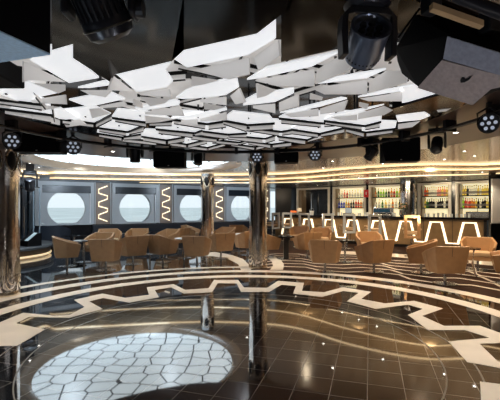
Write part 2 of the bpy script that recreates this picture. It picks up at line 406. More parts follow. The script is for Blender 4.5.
struct('wall_window_side', box(B(), -1.3, 11.2, .0, .3, 0, .84, MW), dark_wall)
struct('wall_window_side', box(B(), -1.3, 11.2, .0, .3, 2.66, 3.0, MW), mat('lintel_grey', (.12, .135, .15), .35))
struct('wall_window_side', box(B(), -1.3, -1.06, -.1, .3, .84, 2.7, MW), grey_panel)
# outer walls
pL = MW @ Vector((-1.3, 0, 0)); pR = MW @ Vector((11.2, 0, 0))
wallbox('wall_left', (-9.7, 14.6), (pL.x, pL.y), 0, 3, .2, dark_wall)
struct('wall_left', box(B(), -12.6, -12.4, -4, 15.5, 0, 3.1), dark_wall)
wallbox('wall_left', (-12.5, 15.4), (-9.6, 14.6), 0, 3, .2, dark_wall)
struct('wall_back', box(B(), -12.6, 12.6, -4.1, -3.9, 0, 3.1), taupe_panel)
struct('wall_right', box(B(), 12.4, 12.6, -4, 13.3, 0, 3.1), taupe_panel)
struct('wall_right', box(B(), 8.13, 12.6, 13.0, 13.12, 0, 3.0), dark_wall)
wallbox('wall_bar_side', (pR.x-.3, pR.y), (2.7, 22.35), 0, 3, .2, dark_wall)
# sea outside
sea = mat('pale_sea', (.60, .68, .67), .9, noise=.15, nscale=.02)
bm = B(); slab(bm, [(-9000, 24, -14), (2500, 24, -14), (2500, 8000, -14), (-9000, 8000, -14)], (0, 0, -1))
bmesh.ops.transform(bm, matrix=Matrix.Identity(4), verts=bm.verts[:])
tag(obj('sea', bm, sea), 'pale blue green sea stretching to the horizon beyond the round windows', 'sea', kind='stuff')
# glass side screen near the stage
bm = B(); box(bm, 0, 1.5, 0, .02, .4, 2.25, wallmat((-8.3, 13.6), (-7.2, 14.7)))

# ------------------------------------------------------------------ bar
E = Vector((8.2, 13.5)); D = Vector((-.774, .634))
MB = wallmat(E+D*9, E)           # local x from left end (0) to right end (9), y behind
bar = thing('bar_counter', 'long bronze fronted bar with black stone top and glowing zigzag line', 'bar counter', (0, 0, 0))
obj('body', box(B(), 0, 9, .04, .6, .12, 1.14, MB), bar_front, bar)
obj('plinth', box(B(), .1, 8.9, .12, .6, 0, .12, MB), black, bar)
obj('countertop', box(B(), -.05, 9.12, -.08, .72, 1.14, 1.22, MB), black_stone, bar)
obj('end_post', box(B(), 9, 9.1, 0, .6, 0, 1.14, MB), black, bar)
bm = B()
for k in range(1, 9): obj('panel_joint', box(B(), k*1.0-.01, k*1.0+.01, .03, .045, .14, 1.12, MB), seam, bar)
def bar_s(px):
    # solve for local x on bar front
    r = (px-250)/F; o = E+D*9; d = -D
    return (r*o.y-o.x)/(d.x-r*d.y)
bm = B(); P = []
pk = [bar_s(v) for v in (463.5, 475.5, 447, 459, 430.5, 441.6)]
top_w = pk[1]-pk[0]; per = bar_s(469.5)-bar_s(436); cpk = bar_s(469.5)
x = cpk
segs = []
k = 0
while cpk-k*per > .3:
    c = cpk-k*per
    segs += [(c+.5*per-per*.17, .26), (c+per*.17, 1.03), (c-per*.17, 1.03), (c-.5*per+per*.17, .26)]
    k += 1
segs = [(min(max(a, .1), 8.95), z) for a, z in segs]
L = []
for i, (a, z) in enumerate(segs):
    p = Vector(segs[max(i-1, 0)]); q = Vector(segs[min(i+1, len(segs)-1)]); t = (q-p).normalized(); nn = Vector((-t.y, t.x))*.033
    L.append([bm.verts.new(MB @ Vector((a+sg*nn.x*1.25, yy, z+sg*nn.y))) for sg, yy in ((-1, .0), (1, .0), (1, .04), (-1, .04))])
for p, q in zip(L, L[1:]):
    for j in range(4): bm.faces.new((p[j], q[j], q[(j+1) % 4], p[(j+1) % 4]))
bm.faces.new(L[0]); bm.faces.new(L[-1])
obj('light_line', bm, lightline, bar)

# back bar wall with display bays
G0 = Vector((9.4, 15.4)); GD = Vector((-.713, .701)); GL = 9.6
o_ = G0+GD*GL
MG = wallmat(o_, G0)
def g_s(px):
    r = (px-250)/F; d = -GD; return (r*o_.y-o_.x)/(d.x-r*d.y)
bays = [(297, 330), (333, 366), (369, 403), (418, 451.5), (455.5, 493)]
edges = [(g_s(a), g_s(b)) for a, b in bays]
cur = -.5
for a, b in edges:
    struct('wall_bar_side', box(B(), cur, a+.02, 0, .5, 0, 3, MG), dark_wall); cur = b-.02
struct('wall_bar_side', box(B(), cur, GL+1.5, 0, .5, 0, 3, MG), dark_wall)
for a, b in edges:
    struct('wall_bar_side', box(B(), a, b, 0, .5, 0, 1.0, MG), dark_wall)
    struct('wall_bar_side', box(B(), a, b, 0, .5, 2.66, 3, MG), dark_wall)
bay_words = ['empty black display niche in a pale frame, leftmost behind the bar', 'lit bottle display with the row of blue bottles, left of the red sign',
             'lit bottle display behind the coffee machine', 'lit bottle display just right of the bar column', 'lit bottle display nearest the right edge']
bcols = {'clear': (.75, .72, .62), 'amber': (.55, .20, .03), 'green': (.03, .16, .04), 'blue': (.01, .04, .5), 'dark': (.012, .012, .016), 'red': (.45, .03, .02), 'lime': (.25, .5, .03), 'gold': (.8, .5, .12), 'pink': (.7, .25, .22)}
bm_ = {k: mat(k+'_bottle_glass', tuple(min(1, c*1.6) for c in v), .08, trans=.8) for k, v in bcols.items()}
cap_m = mat('bottle_cap', (.05, .04, .04), .4)
protos = {}
def bottle(kind, M, sc, label, group):
    if kind not in protos:
        r = thing('bottle', label, 'bottle', group=group)
        lathe_prof = [(.036, 0), (.038, .01), (.038, .19), (.030, .22), (.013, .25), (.013, .31)]
        obj('glass_body', lathe(B(), lathe_prof, 10), bm_[kind], r, smooth=True)
        obj('cap', lathe(B(), [(.016, .31), (.016, .345)], 8), cap_m, r)
        obj('paper_label', lathe(B(), [(.0385, .06), (.0385, .14)], 10, cap=False), mat('label_'+kind, tuple(.25+.6*c for c in bcols[kind]), .6), r)
        protos[kind] = r
    else:
        r = dup(protos[kind], (0, 0, 0), 0, label, group)
    r.location = M; r.scale = sc; return r
rowkinds = {1: (['clear', 'clear', 'pink', 'red', 'clear', 'clear', 'clear', 'clear', 'clear', 'clear'], ['blue', 'blue', 'blue', 'gold', 'amber', 'dark', 'dark', 'red', 'red', 'amber', 'dark']),
            2: (['amber', 'green', 'lime', 'lime', 'green', 'dark', 'amber', 'red', 'lime', 'gold'], ['clear', 'clear', 'green', 'gold', 'clear', 'amber', 'clear', 'dark']),
            3: (['red', 'amber', 'clear', 'clear', 'clear', 'clear', 'pink', 'pink', 'gold', 'pink', 'gold'], ['gold', 'green', 'dark', 'dark', 'dark', 'clear', 'dark', 'dark', 'dark', 'clear', 'dark']),
            4: (['gold', 'gold', 'dark', 'clear', 'clear', 'clear', 'clear', 'gold', 'clear', 'gold', 'gold', 'gold'], ['lime', 'red', 'pink', 'red', 'amber', 'amber', 'gold', 'dark', 'clear', 'dark', 'dark', 'gold'])}
place = {1: 'in the bay left of the red sign', 2: 'in the bay above the coffee machine', 3: 'in the bay right of the bar column', 4: 'in the far right bay'}
for i, (a, b) in enumerate(edges):
    u = thing('display_niche', bay_words[i], 'display shelf')
    bm = B(); fw = .11
    for x0, x1, z0, z1 in ((a, a+fw, 1.0, 2.66), (b-fw, b, 1.0, 2.66), (a+fw, b-fw, 2.56, 2.66)): box(bm, x0, x1, -.06, .06, z0, z1, MG)
    obj('frame', bm, frame_m, u)
    bm = B(); box(bm, a+fw, b-fw, .44, .48, 1.0, 2.6, MG); obj('back_panel', bm, dark_wall if i == 0 else back_lit, u)
    if i == 0:
        bm = B(); box(bm, a+fw, a+fw+.22, .0, .42, 1.0, 2.56, MG); obj('inner_cheek', bm, cove_cap, u); 
        bm = B(); box(bm, a+.9, a+.94, .1, .2, 1.2, 2.3, MG); obj('slim_mirror', bm, steel, u); continue
    bm = B()
    box(bm, a+fw, a+fw+.05, .06, .44, 1.0, 2.56, MG); obj('side_cheek', bm, cove_cap, u); obj('side_cheek', box(B(), b-fw-.05, b-fw, .06, .44, 1.0, 2.56, MG), cove_cap, u)
    for zsh in (2.04, 1.53): obj('shelf', box(B(), a+fw+.05, b-fw-.05, .05, .44, zsh, zsh+.045, MG), glass_shelf, u)
    for row, (zsh, kinds) in enumerate(zip((2.085, 1.575), rowkinds[i])):
        n = len(kinds)
        for j, kd in enumerate(kinds):
            xx = a+fw+.14+(b-a-2*fw-.28)*j/(n-1)
            kd_w = {'clear': 'clear glass', 'dark': 'dark glass', 'gold': 'golden', 'lime': 'lime green'}.get(kd, kd)
            bottle(kd, MG @ Vector((xx, .22, zsh)), (1.45, 1.45, 1.05+.22*random.random()),
                   '%s bottle on the %s shelf %s' % (kd_w, ('upper', 'lower')[row], place[i]), '%s bottles, %s shelf, %s' % (kd_w, ('upper', 'lower')[row], place[i]))
    # area of warm light the bay gives off
# glasses and cups along the bar top
glassm = mat('glassware', (.6, .64, .66), .12, coat=.4)
gp = tag(obj('glass', lathe(B(), [(.03, 0), (.034, .11), (.03, .11), (.026, .01)], 10), glassm), 'upturned clear tumbler standing on the black bar top', 'glass', 'tumblers along the bar top')
spots = [bar_s(v) for v in (330, 334, 338, 354, 357, 361, 364, 389, 392, 422, 426, 431, 436, 440, 444, 449, 455, 459, 463, 467)]
for j, sx in enumerate(spots):
    o = gp if j == 0 else gp.copy()
    if j: COL.objects.link(o)
    o.location = MB @ Vector((sx, .35+.1*(j % 2), 1.22)); o.scale = (1.3, 1.3, 1+.5*random.random())
# coffee machine
cm = thing('coffee_machine', 'chunky chrome coffee machine on the bar left of the column', 'coffee machine', MB @ Vector((bar_s(379), .45, 1.22)), MB.to_euler().z)
obj('body', box(B(), -.38, .38, -.12, .22, .12, .36), steel, cm, bevel=.02)
obj('cup_tray', box(B(), -.42, .42, -.2, .24, .0, .09), steel, cm, bevel=.01)
obj('control_panel', box(B(), -.34, .34, -.145, -.12, .16, .30), mat('blue_black_glass', (.02, .06, .12), .1), cm)
obj('backplate', box(B(), -.36, .36, .1, .2, .05, .14), black, cm)
for s in (-.2, .2): obj('group_head', lathe(B(), [(.04, .09), (.05, .13)], 12, Rt((s, -.13, 0))), steel, cm)
obj('top_rail', tube(B(), [(-.36, -.1, .42), (.36, -.1, .42), (.36, .2, .42), (-.36, .2, .42)], .012, 6, True), steel, cm)
# red sign, flowers, fruit, till
rs = tag(obj('red_sign', box(B(), -.11, .11, -.03, .03, 0, .36), mat('red_enamel', (.6, .012, .02), .35)), 'small red panel with white mark hanging between two bottle displays', 'sign')
rs.location = MG @ Vector(((edges[1][1]+edges[2][0])/2, -.12, 2.08)); rs.rotation_euler = (0, 0, MG.to_euler().z)
obj('white_mark', box(B(), -.02, .03, -.035, -.03, .12, .26), white, rs)
vase = thing('flower_vase', 'vase of white and orange flowers on the bar beside the column', 'vase', MB @ Vector((bar_s(398), .4, 1.22)))
obj('vase', lathe(B(), [(.06, 0), (.09, .1), (.07, .22), (.08, .26)], 14), steel, vase, smooth=True)
leafm = mat('leaf_green', (.05, .10, .03), .6); bm = B()
for k in range(26):
    a = random.random()*6.28; r = .16*random.random(); bmesh.ops.create_icosphere(bm, subdivisions=1, radius=.035, matrix=Rt((r*math.cos(a), r*math.sin(a), .3+.22*random.random())))
obj('foliage', bm, leafm, vase)
bm = B()
for k in range(16):
    a = random.random()*6.28; r = .19*random.random(); bmesh.ops.create_icosphere(bm, subdivisions=1, radius=.03, matrix=Rt((r*math.cos(a), r*math.sin(a), .32+.22*random.random())))
obj('blooms', bm, mat('orange_bloom', (.75, .45, .22), .6), vase)
fb = thing('fruit_bowl', 'bowl of orange fruit at the far left end of the bar', 'bowl', MB @ Vector((bar_s(290), .3, 1.22)))
obj('bowl', lathe(B(), [(.08, 0), (.2, .1), (.18, .1), (.07, .02)], 16), white, fb, smooth=True)
for k in range(5):
    q = bmesh.new(); bmesh.ops.create_icosphere(q, subdivisions=2, radius=.075, matrix=Rt((.1*math.cos(k*1.256), .1*math.sin(k*1.256), .13)))
    tag(obj('orange', q, mat('orange_peel', (.8, .16, .03), .5), smooth=True, loc=fb.location), 'orange in the bowl at the left end of the bar', 'fruit', 'oranges in the bowl')
lp = thing('table_lamp', 'small cream drum lamp on the bar beside the fruit bowl', 'lamp', MB @ Vector((bar_s(294.5), .45, 1.22)))
obj('base', lathe(B(), [(.05, 0), (.05, .02), (.012, .03), (.012, .18)], 12), steel, lp)
obj('lamp_shade', lathe(B(), [(.12, .16), (.10, .34)], 16), mat('cream_shade', (.7, .62, .5), .7), lp)
il = thing('ice_bucket', 'white ice bucket on the bar in front of the empty niche', 'bucket', MB @ Vector((bar_s(308), .35, 1.22)))
obj('bucket', lathe(B(), [(.08, 0), (.11, .2), (.10, .2), (.07, .02)], 14), white, il, smooth=True)
obj('handle', tube(B(), [(-.11, 0, .19), (-.08, 0, .28), (0, 0, .32), (.08, 0, .28), (.11, 0, .19)], .008, 6), steel, il)
box_ = thing('cash_register', 'grey till with a screen on the bar left of the coffee machine', 'till', MB @ Vector((bar_s(345), .35, 1.22)), MB.to_euler().z)
obj('body', box(B(), -.2, .2, -.15, .15, 0, .12), steel, box_, bevel=.01)
obj('screen', box(B(), -.16, .16, .0, .03, .12, .34), mat('till_screen', (.25, .32, .42), .2), box_, bevel=.005)
sk = thing('steel_sink_unit', 'steel back counter unit under the far right bottle display', 'counter', MG @ Vector((g_s(484), -.62, 0)), MG.to_euler().z)
obj('body', box(B(), -.5, .4, 0, .4, 0, 1.42), steel, sk, bevel=.01); obj('tap', tube(B(), [(-.1, .1, 1.42), (-.1, .1, 1.62), (-.1, 0, 1.68), (-.1, -.06, 1.62)], .015, 6), steel, sk)
wp_ = thing('white_wall_panel', 'tall white panel on the black wall at the right edge', 'panel', (8.57, 12.95, 1.05))
obj('board', box(B(), -.45, .5, -.05, .03, 0, 1.5), white, wp_, bevel=.01); obj('rim', box(B(), -.47, .52, -.03, .03, -.02, 0), steel, wp_)

# ------------------------------------------------------------------ columns
def column(label, x, Y, r, top):
    c = thing('chrome_column', label, 'column', ((x-250)*Y/F, Y, 0))
    k = r/.235
    obj('shaft', lathe(B(), [(r, .08), (r, .3), (r*.985, .6), (r, .9), (r*.98, 1.5), (r, 2.0), (r*.99, 2.3), (r, top)], 40), chrome, c, smooth=True)
    obj('base_collar', lathe(B(), [(r*1.05, 0), (r*1.06, .05), (r*1.01, .09)], 40), gold_trim, c, smooth=True)
    obj('top_collar', lathe(B(), [(r*1.03, top-.1), (r*1.04, top)], 40), steel, c, smooth=True)
    for side in range(6):                       # nested U mouldings
        a0 = -PI/2+side*PI/3
        for q, (wd, bot, tp) in enumerate(((.20, .12, .75), (.135, .22, .62), (.07, .32, .5))):
            P = []
            for t in range(21):
                v = t/20
                if v < .3: aa = -wd/r*k; z = tp-(tp-bot-wd)*(v/.3)
                elif v > .7: aa = wd/r*k; z = bot+wd+(tp-bot-wd)*((v-.7)/.3)
                else: ph = PI*(v-.3)/.4; aa = -wd/r*math.cos(ph)*k; z = bot+wd-wd*math.sin(ph)
                aa *= .55; P.append(((r+.004)*math.cos(a0+aa), (r+.004)*math.sin(a0+aa), z))
            obj('moulding', tube(B(), P, .010, 6), gold_trim, c, smooth=True)
    for side in range(6):
        a0 = -PI/2+side*PI/3
        bm = B(); bmesh.ops.create_uvsphere(bm, u_segments=14, v_segments=8, radius=1, matrix=Rt(((r-.01)*math.cos(a0), (r-.01)*math.sin(a0), top-.28), a0) @ Matrix.Diagonal((.035, .075, .16, 1)))
        obj('oval_boss', bm, blackm, c, smooth=True)
        P = [((r+.01)*math.cos(a0+.5*math.cos(t*PI/10)*.8), (r+.01)*math.sin(a0+.5*math.cos(t*PI/10)*.8), top-.28+.2*math.sin(t*PI/10)) for t in range(20)]
        obj('boss_rim', tube(B(), P, .012, 6, True), gold_trim, c, smooth=True)
    return c
column('mirror chrome column cut by the left edge of the photo', 5, 7.0, .235, 2.72)
column('mirror chrome column in the centre, nearest the dance floor rings', 258, 10.15, .235, 2.88)
column('slimmer looking chrome column between the second and third zigzag lights', 207.5, 14.0, .235, 2.80)
column('chrome column rising behind the bar among the bottle displays', 408.5, 16.3, .31, 2.69)

# ------------------------------------------------------------------ chairs
def make_chair(label, group):
    t = thing('tub_chair', label, 'armchair', group=group)
    plan = [(-.36, .32), (-.42, -.04), (-.335, -.36), (.335, -.36), (.42, -.04), (.36, .32)]
    zt = [.60, .70, .81, .81, .70, .60]; zb = .25; s = .79; inn = .86
    bm = B(); C = []
    for (x, y), z in zip(plan, zt):
        C.append([bm.verts.new(v) for v in ((x*s, y*s, zb), (x, y, z), (x*inn, (y+.02)*inn if y < .2 else y, z), (x*s*inn, y*s*inn if y < .2 else y*s, zb+.1))])
    for p, q in zip(C, C[1:]):
        for k in range(4): bm.faces.new((p[k], q[k], q[(k+1) % 4], p[(k+1) % 4]))
    bm.faces.new(C[0]); bm.faces.new(C[-1])
    obj('shell', bm, leather, t, bevel=.014)
    bm = B(); slab(bm, [(x*s*.99, y*s*.99, zb+.005) for x, y in plan], (0, 0, .12)); obj('seat_base', bm, leather, t, bevel=.01)
    bm = B(); slab(bm, [(-.26, .27, .36), (-.28, -.06, .36), (-.23, -.25, .36), (.23, -.25, .36), (.28, -.06, .36), (.26, .27, .36)], (0, 0, .11)); obj('seat_cushion', bm, seatl, t, bevel=.025)
    bm = B(); slab(bm, [(-.004, -.3615, .8), (.004, -.3615, .8), (.004, -.2685, zb), (-.004, -.2685, zb)], (0, -.004, 0)); obj('back_seam', bm, seam, t)
    obj('pedestal', lathe(B(), [(.035, .02), (.03, .05), (.03, .25)], 14), steel, t, smooth=True)
    obj('base_disc', lathe(B(), [(.24, 0), (.24, .008), (.05, .022)], 28), steel, t, smooth=True)
    return t
LG, RG = 'tub chairs on the window side', 'tub chairs on the bar side'
# px x, floor px y, heading (degrees, 0 = faces away from the camera), label
chairs = [
 (67, 266, -60, 'brown tub chair standing alone nearest the low round stage', LG),
 (106, 270, 4, 'brown tub chair seen square from behind, right of the lone chair by the stage', LG),
 (133, 264, 38, 'brown tub chair turned left, directly right of the square-on chair', LG),
 (99, 259.5, 170, 'tub chair facing the camera, mostly hidden behind the square-on brown chair', LG),
 (110, 251.5, -150, 'grey-lit tub chair below the first zigzag light', LG),
 (137, 251, 180, 'tan tub chair facing the camera below the second round window', LG),
 (163, 262, -42, 'brown tub chair seen from its back left, left of the paired chairs', LG),
 (167, 252, 150, 'tub chair behind the single chair below the second zigzag light', LG),
 (178, 249, 60, 'grey-lit tub chair backing onto the third round window, left of its pair', LG),
 (191, 243.5, -100, 'grey-lit tub chair just left of the slimmer chrome column', LG),
 (197, 264, -8, 'left one of the two brown tub chairs side by side before the slimmer column', LG),
 (221, 258.5, 28, 'right one of the two brown tub chairs side by side before the slimmer column', LG),
 (224, 248, 150, 'tan tub chair right of the slimmer chrome column', LG),
 (239, 244, -160, 'grey-lit tub chair below the last round window', LG),
 (247, 255, 35, 'brown tub chair half hidden behind the left of the central column', LG),
 (268, 257, -70, 'tan tub chair half hidden behind the right of the central column', RG),
 (307, 257, 25, 'grey-sided tub chair left of the big tan chair', RG),
 (299, 247, 160, 'tan tub chair behind the pedestal table right of the central column', RG),
 (325, 272, -14, 'large tan tub chair in the middle of the bar seating, seen from behind', RG),
 (321, 250, 170, 'tan tub chair facing the camera behind the large tan chair', RG),
 (374, 272, 22, 'tan tub chair turned left with a swivel base, right of the large tan chair', RG),
 (369, 258, 175, 'tan tub chair facing the camera behind the chair turned left', RG),
 (421, 273, 65, 'tan tub chair in side view tucked behind the nearest chair', RG),
 (445, 284, -4, 'nearest tan tub chair with a centre seam, seen square from behind', RG),
 (478, 270, 150, 'tan tub chair facing the camera beyond the chrome-legged table', RG),
 (509, 284, 62, 'tan tub chair cut by the right edge of the photo', RG),
]
first = None
for x, y, h, lab, gr in chairs:
    p = fl(x, y)
    if first is None: first = make_chair(lab, gr); first.location = (p.x, p.y, 0); first.rotation_euler = (0, 0, math.radians(h))
    else: dup(first, (p.x, p.y, .007 if gr == RG else 0), math.radians(h), lab, gr)
# tables
def make_table(label, topm):
    t = thing('cocktail_table', label, 'table')
    obj('tabletop', lathe(B(), [(.28, .60), (.285, .605), (.285, .625), (.28, .63)], 32), topm, t, smooth=True)
    obj('stem', lathe(B(), [(.03, .02), (.03, .60)], 14), steel, t, smooth=True)
    obj('foot', lathe(B(), [(.22, 0), (.22, .01), (.04, .03)], 24), steel, t, smooth=True)
    return t
for x, y, m, lab in ((84, 262, black_stone, 'low cocktail table between the lone chair and the square-on chair'), (184, 258, white, 'white topped cocktail table left of the paired chairs'),
                     (150, 254, black_stone, 'low cocktail table below the gap between chairs under the second window'), (239, 251, white, 'white topped cocktail table left of the central column'),
                     (345, 262, black_stone, 'black cocktail table between the large tan chair and the chair turned left')):
    t = make_table(lab, m); p = fl(x, y); t.location = (p.x, p.y, .007 if x > 260 else 0)
p = fl(286, 259)
t = thing('pedestal_table', 'table on a thick black pedestal right of the central column', 'table', (p.x, p.y, .007))
obj('tabletop', lathe(B(), [(.26, .66), (.26, .70)], 28), black_stone, t); obj('pedestal', box(B(), -.075, .075, -.075, .075, .02, .66), black, t); obj('foot', lathe(B(), [(.28, 0), (.28, .02)], 28), steel, t)
p = fl(471, 276)
t = thing('side_table', 'black topped table with leaning chrome legs beside the nearest chair', 'table', (p.x, p.y, .007))
obj('tabletop', lathe(B(), [(.20, .62), (.20, .65)], 28), black_stone, t)
for k in range(3):
    a = k*2.09+2.6; obj('leg', tube(B(), [(.22*math.cos(a), .22*math.sin(a), 0), (.06*math.cos(a), .06*math.sin(a), .3), (.12*math.cos(a), .12*math.sin(a), .62)], .022, 8), chrome, t)
# cups on tables
cupp = None
# window banquette
bq = thing('banquette', 'long low navy banquette running beneath the round windows', 'sofa')
obj('seat', box(B(), 1.0, 10.6, -.72, -.12, .1, .44, MW), sofa_m, bq, bevel=.03)
obj('backrest', box(B(), 1.0, 10.6, -.16, -.03, .44, .82, MW), sofa_m, bq, bevel=.03)
obj('plinth', box(B(), 1.05, 10.5, -.66, -.16, 0, .1, MW), black, bq)
sf = thing('tub_sofa', 'black curved sofa between the round stage and the first window', 'sofa', (-7.72, 14.95, 0), math.radians(205)); sf.scale = (.72, .72, 1)
bm = B(); n = 20; L = []
for k in range(n+1):
    a = math.radians(-10+200*k/n); h = .62+.28*math.sin(PI*k/n)
    L.append([bm.verts.new((r*1.05*math.cos(a), r*.75*math.sin(a), z)) for r, z in ((.86, .08), (.92, h), (.74, h), (.70, .08))])
for p_, q_ in zip(L, L[1:]):
    for k in range(4): bm.faces.new((p_[k], q_[k], q_[(k+1) % 4], p_[(k+1) % 4]))
bm.faces.new(L[0]); bm.faces.new(L[-1]); obj('backrest', bm, sofa_m, sf, smooth=True)
obj('seat', slab(B(), [(.7*math.cos(math.radians(a)), .5*math.sin(math.radians(a)), .12) for a in range(-20, 201, 20)], (0, 0, .32)), sofa_m, sf, bevel=.03)
obj('plinth', slab(B(), [(.6*math.cos(math.radians(a)), .42*math.sin(math.radians(a)), 0) for a in range(-20, 201, 20)], (0, 0, .12)), black, sf)
for x, y in ((74, 251), (160, 246)):
    t = make_table('dark low table in front of the banquette under the %s round window' % ('first' if x == 74 else 'second'), black_stone); p = fl(x, y); t.location = (p.x, p.y, 0); t.scale = (1.5, 1.5, .9)

# bar stools
def make_stool(label):
    t = thing('bar_stool', label, 'bar stool', group='bar stools along the counter')
    bm = B()
    for x0, x1, z0, z1 in ((-.24, -.145, .60, 1.34), (.145, .24, .60, 1.34), (-.145, .145, 1.25, 1.34), (-.145, .145, .60, .68)): box(bm, x0, x1, -.28, -.22, z0, z1)
    obj('back_frame', bm, mat('silver_leather', (.50, .54, .59), .35, .1) if 'silver_leather' not in bpy.data.materials else bpy.data.materials['silver_leather'], t, bevel=.008)
    obj('seat', box(B(), -.23, .23, -.24, .22, .72, .82), seatl, t, bevel=.02)
    for s in (-1, 1): obj('armrest', box(B(), s*.25-.03, s*.25+.03, -.21, .12, .86, .92), seatl, t, bevel=.01)
    obj('pedestal', lathe(B(), [(.03, .02), (.03, .72)], 12), steel, t)
    obj('footrest', tube(B(), [(.18*math.cos(a*PI/8), .18*math.sin(a*PI/8)+.02, .3) for a in range(16)], .012, 6, True), steel, t)
    obj('base_disc', lathe(B(), [(.23, 0), (.23, .012), (.04, .03)], 24), steel, t)
    return t
sp_ = None
stools = [(272, 17.6, 60), (286, 18.2, 25), (303.5, 16.6, 20), (325, 15.4, 35), (347, 14.8, 25), (372.5, 14.0, 20), (411.5, 12.4, 2)]
names = ['silver framed bar stool next to the central column, turned sideways', 'silver framed bar stool in front of the fruit bowl', 'silver framed bar stool below the empty niche',
         'silver framed bar stool left of the blue bottles', 'silver framed bar stool below the red bottles and till', 'silver framed bar stool below the coffee machine', 'widest tan bar stool, in front of the bar column']
for (x, Y, h), lab in zip(stools, names):
    loc = ((x-250)*Y/F, Y, .004)
    if sp_ is None: sp_ = make_stool(lab); sp_.location = loc; sp_.rotation_euler = (0, 0, math.radians(h-20))
    else: s_ = dup(sp_, loc, math.radians(h-20), lab)
# give the nearest stool its tan frame
for ch in s_.children:
    if ch.name.startswith('back_frame'): ch.data = ch.data.copy(); ch.data.materials[0] = leather

# ------------------------------------------------------------------ stage corner at left
st = thing('round_stage', 'low round stage with dark top and gold lit edge by the left column', 'stage', (-8.8, 12.4, 0))
obj('deck', lathe(B(), [(2.2, .27), (2.22, .33), (2.2, .37)], 64), mat('stage_deck', (.05, .055, .06), .5), st, smooth=True)
obj('fascia', lathe(B(), [(2.12, .1), (2.12, .27)], 64), mat('bronze_fascia', (.10, .06, .03), .3), st, smooth=True)
obj('light_strip', lathe(B(), [(2.14, .05), (2.14, .10)], 64), mat('stage_strip', (1, .8, .5), .5, emit=(1, .74, .42), es=.7), st, smooth=True)
obj('plinth', lathe(B(), [(2.05, 0), (2.05, .05)], 64), cream, st)
p = at(27, 247, 12)
mw = thing('stage_monitor', 'black wedge monitor with pale grille on the round stage', 'loudspeaker', (p.x, 12.2, .37), math.radians(-35))
obj('cabinet', hull(B(), [(-.25, -.2, 0), (.25, -.2, 0), (-.25, .22, 0), (.25, .22, 0), (-.25, -.2, .16), (.25, -.2, .16), (-.25, .1, .4), (.25, .1, .4), (-.25, .22, .4), (.25, .22, .4)]), cab, mw)
obj('grille', slab(B(), [(.06, -.2, .17), (.24, -.2, .17), (.24, .09, .405), (.06, .09, .405)], (0, -.012, .016)), mat('pale_grille', (.5, .6, .62), .5), mw)
ms = thing('microphone_stand', 'slim black microphone stand on the round stage', 'microphone stand', (-7.75, 13.2, .37))
obj('pole', tube(B(), [(0, 0, 0), (0, 0, 1.25)], .015, 8), steel, ms); obj('boom', tube(B(), [(0, 0, 1.25), (.25, -.1, 1.4)], .012, 6), blackm, ms)
obj('foot', lathe(B(), [(.16, 0), (.16, .02)], 20), blackm, ms); obj('microphone', lathe(B(), [(.02, 0), (.035, .06), (.02, .1)], 10, Rt((.25, -.1, 1.36))), blackm, ms)
gs = thing('glass_screen', 'tall clear glass screen with pale edges behind the round stage', 'screen', (-8.35, 13.75, .372), math.radians(18))
obj('pane', box(B(), -.75, .75, -.01, .01, .0, 1.9), glass, gs)
for s in (-.75, -.32, .1, .55, .75): obj('post', box(B(), s-.018, s+.018, -.02, .02, 0, 1.92), mat('cool_steel', (.4, .5, .58), .25, .6) if 'cool_steel' not in bpy.data.materials else bpy.data.materials['cool_steel'], gs)
obj('top_rail', box(B(), -.75, .75, -.02, .02, 1.92, 1.95), steel, gs)
cu = thing('stage_curtain', 'dark glossy draped panel standing behind the glass screen', 'curtain', (-9.0, 14.72, 0), math.radians(10))
bm = B(); L = []
for k in range(25):
    x = -.7+1.4*k/24; y = .05*math.sin(k*1.4); L.append([bm.verts.new((x, y+dy, z)) for dy, z in ((0, .02), (.03, .02), (.03, 2.5), (0, 2.5))])
for p_, q_ in zip(L, L[1:]):
    for k in range(4): bm.faces.new((p_[k], q_[k], q_[(k+1) % 4], p_[(k+1) % 4]))
bm.faces.new(L[0]); bm.faces.new(L[-1]); obj('drape', bm, mat('black_satin', (.02, .03, .04), .25), cu, smooth=True)

# ------------------------------------------------------------------ faceted ceiling petals
ZP = 2.47
def vert_plane(pts, z, drop=0):
    """first two points lie at height z; the rest hang in the vertical plane through them"""
    a, b = fl(*pts[0], z), fl(*pts[1], z); nrm = Vector((b.y-a.y, -(b.x-a.x), 0))
    if nrm.length < 1e-4: nrm = Vector((0, 1, 0))
    nrm.normalize(); out = [a, b]; o = Vector((0, 0, HC))
    for x, y in pts[2:]:
        d = Vector(((x-250)/F, 1, (HY-y)/F)); den = d.dot(nrm)
        t = (a-o).dot(nrm)/den if abs(den) > .12 else None
        if t is None or t < .4 or abs(t-a.y) > .8: t = (a.y+b.y)/2
        out.append(o+d*t)
    return out, nrm
def petal(label, bright, greys, z=ZP, dark=False, blacks=()):
    c = fl(*bright[0], z); t = thing('ceiling_petal', label, 'ceiling panel', (0, 0, 0), group='faceted ceiling petals')
    P = [fl(x, y, z) for x, y in bright]
    if dark: bm = slab(B(), P, (0, 0, .10)); obj('black_plate', bm, petal_black, t)
    else:
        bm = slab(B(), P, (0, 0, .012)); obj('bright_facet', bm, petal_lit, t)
        cc = sum(P, Vector())/len(P); q = [cc+(v-cc)*1.03 for v in P]
    for g_ in greys:
        Q, nrm = vert_plane(g_, z-.004)
        if nrm.y < 0: nrm = -nrm
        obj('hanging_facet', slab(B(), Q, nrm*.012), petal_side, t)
    for x, y in ((sum(p[0] for p in bright)/len(bright), sum(p[1] for p in bright)/len(bright)),):
        p = fl(x, y, z); obj('hanger', box(B(), p.x-.008, p.x+.008, p.y-.008, p.y+.008, z+.01, 2.66), black, t)
    return t
